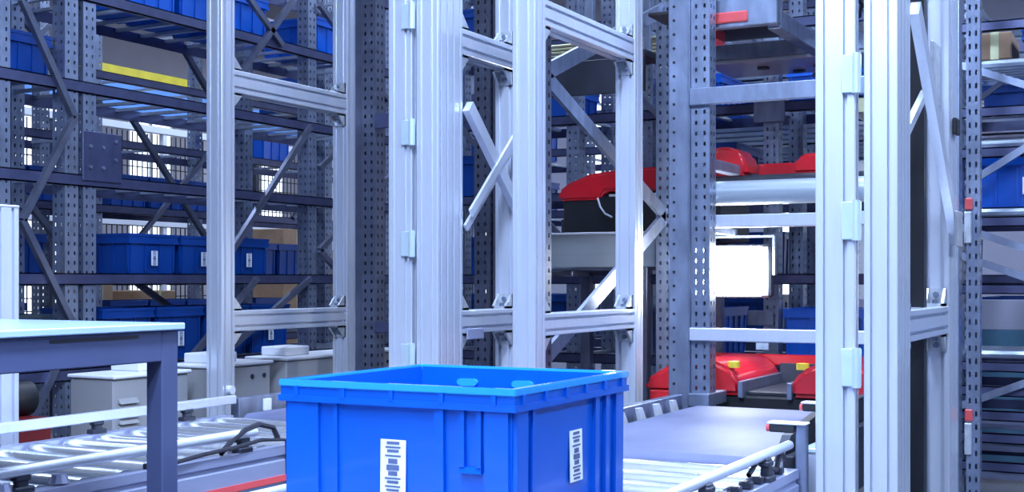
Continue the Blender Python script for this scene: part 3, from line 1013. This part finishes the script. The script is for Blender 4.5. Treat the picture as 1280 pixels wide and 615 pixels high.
def shuttle(label, x0, x1, y0, y1, z, capL=.42, capH=.19, body_h=.16, bar=True):
    cx, cy = (x0 + x1) / 2, (y0 + y1) / 2
    t = thing('shuttle', label, 'shuttle', (cx, cy, z), 'red shuttle vehicles')
    D = y1 - y0
    part('chassis', MB().cbox(x0 + .03, x1 - .03, y0 + .03, y1 - .03, z - body_h, z, .012), 'black', t)
    for xx in (x0 + .05, x1 - .05):
        f = 1 if xx < cx else -1
        o = link('end_cover', cap_mesh(capL, D, capH, f), t, (xx - cx + f * (capL / 2 - .05), 0, 0))
        part('side_flap', MB().cbox(xx - .02 if f > 0 else xx - .12, xx + .12 if f > 0 else xx + .02, y0 - .004, y0 + .02, z - .05, z + .01, .004), 'red', t)
        part('yellow_knob', MB().cyl((xx + f * (capL - .10), y0 + .05, z + capH * .8), (xx + f * (capL - .10), y0 + .05, z + capH * .8 + .03), .03, 12), 'yellow', t, smooth=True)
    if bar:
        part('rear_bar', MB().cbox(x0 + .1, x1 - .1, y1 + .002, y1 + .04, z + capH * .62, z + capH * .98, .006), 'red', t)
        part('rear_panel', MB().cbox(x0 + capL, x1 - capL, y1 - .045, y1 - .015, z + .005, z + capH * .72, .004), 'dark', t)
    part('load_bed', MB().cbox(x0 + capL + .02, x1 - capL - .02, y0 + .04, y1 - .06, z + .0, z + .02, .004), 'dark', t)
    for xx in (x0 + capL, x1 - capL):
        part('side_plate', MB().cbox(xx - .012, xx + .012, y0 - .01, y1 - .03, z - .01, z + .07, .003), 'galv', t)
    for xx in (x0 + .16, x1 - .16):
        for yy in (y0 + .02, y1 - .02):
            part('wheel', MB().cyl((xx, yy - .02, z - body_h), (xx, yy + .02, z - body_h), .05, 14), 'dark', t, smooth=True)
    return t


shuttle('red capped shuttle at belt height at the end of the lane', -2.40, -1.16, 6.00, 6.72, .79, .50, .165, .13)
s2 = thing('shuttle', 'red covered black shuttle on the middle level behind the aluminium posts', 'shuttle', (-2.66, 6.87, 1.82), 'red shuttle vehicles')
pl = [(-3.15, 1.80), (-3.15, 1.855), (-3.08, 1.90), (-2.95, 1.945), (-2.75, 1.965), (-2.4, 1.975), (-2.25, 1.965), (-2.18, 1.90), (-2.18, 1.83),
      (-2.86, 1.845), (-2.90, 1.80)]
part('end_cover', MB().prism(pl, 'y', 6.56, 7.14), 'red', s2, True, .016, 3)
part('chassis', MB().cbox(-3.13, -2.2, 6.585, 7.12, 1.56, 1.83, .012), 'black', s2)
part('trim_strip', MB().cbox(-2.84, -2.2, 6.57, 6.59, 1.815, 1.828, .002), 'alu', s2)
part('bumper', MB().cbox(-3.16, -3.12, 6.62, 7.08, 1.60, 1.70, .008), 'dark', s2)
for xx in (-2.95, -2.35):
    for yy in (6.585, 7.115):
        part('wheel', MB().cyl((xx, yy - .02, 1.55), (xx, yy + .02, 1.55), .05, 14), 'dark', s2, smooth=True)
part('hose', MB().tube([(-2.91, 6.575, 1.81), (-2.89, 6.565, 1.76), (-2.86, 6.565, 1.72), (-2.82, 6.57, 1.70)], .006), 'alu', s2)
s3 = thing('shuttle', 'red shuttle with rounded cover resting above the grey tube', 'shuttle', (-1.8, 6.4, 1.86), 'red shuttle vehicles')
link('end_cover', cap_mesh(.28, .24, .15, 1, .6), s3, (-.30, 0, .02))
part('chassis', MB().cbox(-2.24, -1.35, 6.28, 6.52, 1.76, 1.88, .01), 'dark', s3)
part('rear_bar', MB().cbox(-1.955, -1.72, 6.46, 6.51, 1.881, 1.95, .008), 'red', s3)
link('end_cover', cap_mesh(.26, .20, .10, -1, .3), s3, (.20, 0, .021))
part('yellow_knob', MB().cyl((-2.16, 6.3, 2.0), (-2.16, 6.3, 2.035), .022, 10), 'yellow', s3)

# rails the shuttles run on
for k, (z, ya, yb2, x0, x1, lbl) in enumerate((
        (.605, 5.98, 6.74, -3.6, -1.12, 'pair of grey shuttle rails at belt height'),
        (1.50, 6.585, 7.115, -3.6, -2.1, 'pair of grey shuttle rails on the middle level'))):
    t = thing('shuttle_rail', lbl, 'rail', ((x0 + x1) / 2, (ya + yb2) / 2, 0), 'shuttle rails')
    for yy in (ya, yb2):
        part('rail', MB().cbox(x0, x1, yy - .02, yy + .02, z - .08, z, .004), 'frame', t)
        part('rail_flange', MB().cbox(x0, x1, yy - .05, yy + .05, z - .095, z - .08, .003), 'galv', t)
    for xx in (x0 + .2, (x0 + x1) / 2 - .25, x1 - .2):
        part('leg', MB().cbox(xx - .03, xx + .03, (ya + yb2) / 2 - .03, (ya + yb2) / 2 + .03, 0, z - .10, .004), 'brace', t)
        part('tie', MB().cbox(xx - .03, xx + .03, ya, yb2, z - .13, z - .096, .004), 'brace', t)
part_z = None
# long grey fascia below the middle shuttle
fs = thing('fascia_beam', 'wide grey fascia beam under the middle level shuttle', 'beam', (-3.0, 6.45, 0))
part('panel', MB().cbox(-3.5, -2.52, 6.46, 6.48, 1.42, 1.60, .004), 'greytube', fs)
part('flange', MB().cbox(-3.5, -2.52, 6.42, 6.50, 1.60, 1.612, .002), 'alu', fs)
part('leg', MB().cbox(-3.48, -3.42, 6.44, 6.5, 0, 1.42, .004), 'brace', fs)
part('leg', MB().cbox(-2.62, -2.56, 6.44, 6.5, 0, 1.42, .004), 'brace', fs)

# raised platform at the top: black sheet for the dark void, red strip
pf = thing('lift_platform', 'raised grey lift platform with a red strip seen from below', 'platform', (-1.6, 6.2, 0))
part('front_beam', MB().cbox(-2.06, -1.70, 5.93, 5.99, 2.565, 2.70, .004), 'galv', pf)
part('red_strip', MB().cbox(-2.055, -1.84, 5.912, 5.929, 2.585, 2.635, .006), 'red_strip', pf)
part('dark_void_sheet', MB().cbox(-2.38, -1.77, 6.0, 6.84, 2.67, 2.69, .004), 'black', pf)  # black sheet added in place of the dark open void
part('edge_beam', MB().cbox(-1.765, -1.70, 5.995, 6.845, 2.55, 2.64, .004), 'galv', pf)
part('deck', MB().cbox(-2.38, -1.14, 6.85, 7.36, 2.55, 2.57, .004), 'greytube', pf)
part('edge_beam', MB().cbox(-2.38, -1.14, 6.85, 6.89, 2.572, 2.66, .004), 'galv', pf)
part('red_bracket', MB().cbox(-2.20, -2.04, 6.05, 6.2, 2.53, 2.60, .01), 'red', pf)
part('sensor_box', MB().cbox(-1.78, -1.70, 6.95, 7.03, 2.50, 2.549, .006), 'alu_cap', pf)
for x, yy in ((-2.1, 7.05), (-1.95, 7.25), (-1.8, 7.12)):
    part('drain', MB().cyl((x, yy, 2.54), (x, yy, 2.549), .035, 10), 'black', pf)
for x in (-2.34, -1.18):
    part('hanger', MB().cbox(x - .03, x + .03, 6.90, 6.95, 2.572, 5.95, .004), 'galv', pf)
for k in range(5):
    x = -1.66 + .07 * k
    part('cable', MB().tube([(x, 6.85, 2.74), (x + .04, 6.75, 2.80 + .04 * random.random()), (x + .1, 6.5, 2.72), (x + .05, 6.3, 2.80), (x + .12, 6.1, 2.74)], .009), 'cable', pf)
for k in range(4):
    part('cable_tray', MB().cbox(-1.66 + .11 * k, -1.58 + .11 * k, 6.16, 6.88, 2.82 + .02 * (k % 2), 2.84 + .02 * (k % 2), .003), 'alu_cap', pf)

# dark platform left of it with slatted underside
pd = thing('shuttle_deck', 'dark deck with slats seen from below between the aluminium posts', 'platform', (-3.2, 6.7, 0))
part('deck', MB().cbox(-3.5, -2.55, 6.40, 6.66, 2.55, 2.59, .004), 'dark', pd)
part('fascia', MB().cbox(-3.5, -2.55, 6.38, 6.40, 2.36, 2.55, .004), 'dark', pd)
for k in range(7):
    part('slat', MB().cbox(-3.5, -2.55, 6.70 + k * .1, 6.74 + k * .1, 2.70, 2.715, .003), 'olive', pd)
for x in (-3.44, -3.0, -2.65):
    part('hanger', MB().cbox(x - .02, x + .02, 6.66, 6.70, 2.55, 5.95, .003), 'galv', pd)
    part('tie', MB().cbox(x - .02, x + .02, 6.70, 7.36, 2.716, 2.74, .003), 'galv', pd)

# ------------------------------------------------------------------ the floodlight
fl = thing('floodlight', 'glaring white floodlight shining between the racks', 'light', (-2.05, 6.3, 1.39))
cx_, cz_ = -2.05, 1.395
YL = 6.30
part('housing', MB().cbox(cx_ - .21, cx_ + .21, YL, YL + .07, cz_ - .135, cz_ + .135, .012), 'dark', fl)
part('lens', MB().cbox(cx_ - .20, cx_ + .20, YL - .07, YL, cz_ - .125, cz_ + .125, .03), 'lens', fl)
for k in range(8):
    part('cooling_fin', MB().box(cx_ - .195 + k * .054, cx_ - .185 + k * .054, YL + .07, YL + .12, cz_ - .12, cz_ + .12), 'dark', fl)
part('yoke', MB().box(cx_ - .225, cx_ - .213, YL + .02, YL + .06, cz_ - .02, cz_ + .17).box(cx_ + .213, cx_ + .225, YL + .02, YL + .06, cz_ - .02, cz_ + .17)
     .box(cx_ - .225, cx_ + .225, YL + .02, YL + .06, cz_ + .17, cz_ + .182), 'galv', fl)
part('arm', MB().cbox(cx_ - .02, cx_ + .02, 5.93, YL + .06, cz_ + .183, cz_ + .215, .003), 'galv', fl)

# ------------------------------------------------------------------ totes on the racks
RACK_UPS = {'left rack': [4.42, 4.86, 4.985, 6.95, 7.88], 'rack behind the left aisle': [5.2, 6.9, 8.6, 10.3, 12.0],
            'shuttle rack': [-4.6, -4.0, -3.45, -2.95, -2.16, -1.2], 'deep rack': [-6.0, -4.2, -2.4, -.6, 1.2]}
LEVEL_NAME = {.885: 'lowest', 1.386: 'second', 1.907: 'third', 2.40: 'fourth', 2.89: 'fifth', 3.39: 'top'}


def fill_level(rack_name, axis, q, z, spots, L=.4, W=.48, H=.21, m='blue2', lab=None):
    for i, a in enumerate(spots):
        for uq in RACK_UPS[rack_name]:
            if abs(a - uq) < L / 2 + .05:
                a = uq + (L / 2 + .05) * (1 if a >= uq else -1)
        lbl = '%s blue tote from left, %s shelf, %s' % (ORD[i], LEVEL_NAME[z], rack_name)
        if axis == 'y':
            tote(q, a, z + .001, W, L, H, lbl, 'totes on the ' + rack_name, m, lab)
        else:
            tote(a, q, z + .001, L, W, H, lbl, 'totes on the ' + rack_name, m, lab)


def seq(a, n, step):
    return [a + step * i for i in range(n)]


n1, n2, n3, n4 = 'left rack', 'rack behind the left aisle', 'shuttle rack', 'right edge rack'
fill_level(n1, 'y', -5.47, 2.89, [5.55, 5.97, 6.39, 7.3], H=.25, m='blue')
fill_level(n1, 'y', -5.47, 2.40, [4.64], L=.33)
fill_level(n1, 'y', -5.47, 1.386, [5.55, 5.97, 6.39], H=.22, lab='r')
fill_level(n1, 'y', -5.47, .885, [5.35, 5.77, 6.19, 6.61], H=.30, lab='r')
tote(-5.47, 4.64, .886, .48, .33, .28, 'dark charcoal tote low at the left end of the left rack', 'totes on the left rack', 'greybin')
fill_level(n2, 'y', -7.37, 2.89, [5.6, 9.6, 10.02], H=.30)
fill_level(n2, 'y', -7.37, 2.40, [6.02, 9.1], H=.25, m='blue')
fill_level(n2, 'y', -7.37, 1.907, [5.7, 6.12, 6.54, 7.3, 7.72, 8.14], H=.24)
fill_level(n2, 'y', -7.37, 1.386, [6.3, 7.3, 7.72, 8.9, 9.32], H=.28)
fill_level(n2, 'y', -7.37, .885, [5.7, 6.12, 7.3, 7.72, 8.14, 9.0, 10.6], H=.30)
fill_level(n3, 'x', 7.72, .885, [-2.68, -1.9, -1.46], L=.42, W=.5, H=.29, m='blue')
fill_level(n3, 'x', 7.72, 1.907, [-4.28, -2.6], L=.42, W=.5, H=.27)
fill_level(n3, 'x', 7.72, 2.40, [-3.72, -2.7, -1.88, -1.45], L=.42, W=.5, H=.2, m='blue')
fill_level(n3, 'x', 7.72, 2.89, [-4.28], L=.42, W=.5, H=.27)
tote(-.68, 6.975, 1.714, .56, .44, .255, 'bright blue tote under the diagonal brace of the right edge rack', 'totes on the right edge rack', 'blue', 'f')
tote(.20, 6.975, 1.714, .34, .44, .255, 'outermost blue tote beside the diagonal brace at the right edge', 'totes on the right edge rack', 'blue')
tote(-.50, 6.975, 2.454, .42, .44, .13, 'blue tote high up at the right edge of the picture', 'totes on the right edge rack', 'blue')
tote(-.46, 6.975, 1.004, .42, .5, .29, 'tall blue tote low down at the right edge of the picture', 'totes on the right edge rack', 'blue')
n5 = 'deep rack'
fill_level(n5, 'x', 9.9, 2.40, [-5.2, -3.6, -3.0, -1.6, -1.0, -.2, .3], L=.5, W=.9, H=.3)
fill_level(n5, 'x', 9.9, 1.386, [-5.4, -3.4, -2.9, -1.6, -.1], L=.5, W=.9, H=.32)
fill_level(n5, 'x', 9.9, .885, [-5.2, -4.6, -3.6, -3.0, -1.6, -1.0, -.2], L=.5, W=.9, H=.34)
fill_level(n5, 'x', 9.9, 1.907, [-5.2, -3.6, -1.8, -.1], L=.5, W=.9, H=.3)

# ------------------------------------------------------------------ things farther back at left
fe = thing('mesh_fence', 'black wire mesh fence with white rail behind the left racks', 'fence', (-9.4, 10.0, 0))
for k in range(7):
    yy = 5.6 + k * 1.5
    part('post', MB().cbox(-9.43, -9.37, yy - .03, yy + .03, 0, 2.9, .004), 'white' if k % 2 else 'dark', fe)
wm = MB()
y = 5.6
while y < 14.6:
    wm.box(-9.404, -9.396, y - .005, y + .005, .1, 2.85)
    y += .07
z = .1
while z < 2.86:
    wm.box(-9.404, -9.396, 5.6, 14.6, z - .005, z + .005)
    z += .12
w_o = part('wire_mesh', wm, 'black', fe)
w_o['kind'] = 'stuff'
for z in (2.86, 2.2, 1.9):
    part('rail', MB().cbox(-9.44, -9.36, 5.6, 14.6, z, z + .07, .004), 'white', fe)

gw = thing('gantry_walkway', 'yellow edged light blue walkway beam high behind the left racks', 'walkway', (-10.2, 9.5, 0))
part('side_beam', MB().cbox(-10.2, -10.1, 5.0, 14.5, 3.18, 3.52, .006), 'sky_blue', gw)
part('toe_board', MB().cbox(-10.22, -10.08, 5.0, 14.5, 3.52, 3.64, .006), 'yellow', gw)
for k in range(5):
    part('support', MB().cbox(-10.19, -10.11, 5.4 + 2.1 * k, 5.5 + 2.1 * k, 0, 3.18, .004), 'white', gw)
    part('handrail_post', MB().cbox(-10.17, -10.13, 5.4 + 2.1 * k, 5.44 + 2.1 * k, 3.64, 4.6, .004), 'white', gw)
part('handrail', MB().cyl((-10.15, 5.0, 4.6), (-10.15, 14.5, 4.6), .03, 8), 'white', gw)

for i, (x, y, z, sx, sy, sz) in enumerate(((-8.9, 8.55, 0, .4, .30, 1.75), (-8.9, 9.3, 0, .4, .45, 1.25), (-8.8, 11.2, 0, .6, .5, 1.9),
                                            (-8.9, 6.9, 0, .4, .4, 1.2), (-8.8, 12.6, 0, .6, .6, 1.7))):
    t = thing('carton_stack', '%s tall brown carton along the mesh fence, counted from the near end' % ORD[[1, 2, 3, 0, 4][i]], 'carton', (x, y, z),
              'brown cartons along the mesh fence')
    part('box', MB().cbox(x - sx / 2, x + sx / 2, y - sy / 2, y + sy / 2, 0, sz, .008), 'cardboard', t)
    part('tape', MB().box(x + sx / 2, x + sx / 2 + .003, y - .02, y + .02, 0, sz).box(x - sx / 2, x + sx / 2, y - .02, y + .02, sz, sz + .003), 'olive', t)

# blue-green low partition and orange pillar behind the right edge rack
pn = thing('partition_panel', 'low partition with pale upper and blue green lower half', 'partition', (0.0, 9.0, 0))
part('lower_panel', MB().cbox(-2.0, 2.0, 8.98, 9.03, .10, 1.02, .004), 'teal', pn)
part('upper_panel', MB().cbox(-2.0, 2.0, 8.98, 9.03, 1.02, 1.22, .004), 'wall', pn)
for x in (-1.95, -.6, .7, 1.95):
    part('foot', MB().cbox(x - .03, x + .03, 8.85, 9.15, 0, .10, .004), 'dark', pn)
op = thing('carton_stack', 'orange brown carton high on the shelf at the right edge', 'carton', (-.84, 6.97, 2.454))
part('box', MB().cbox(-.92, -.76, 6.80, 7.15, 2.454, 2.59, .006), 'cardboard', op)
part('tape', MB().box(-.86, -.82, 6.797, 6.80, 2.454, 2.60), 'olive', op)

dr = thing('drive_unit', 'dark red drive unit low behind the left table', 'motor', (-4.75, 4.0, 0))
part('body', MB().cbox(-4.95, -4.62, 3.75, 4.25, .50, .72, .02), 'dark_red', dr, True)
part('motor', MB().cyl((-4.80, 3.70, .80), (-4.80, 4.25, .80), .085, 18), 'black', dr, True)
part('base', MB().cbox(-4.93, -4.64, 3.8, 4.2, 0, .50, .006), 'dark', dr)
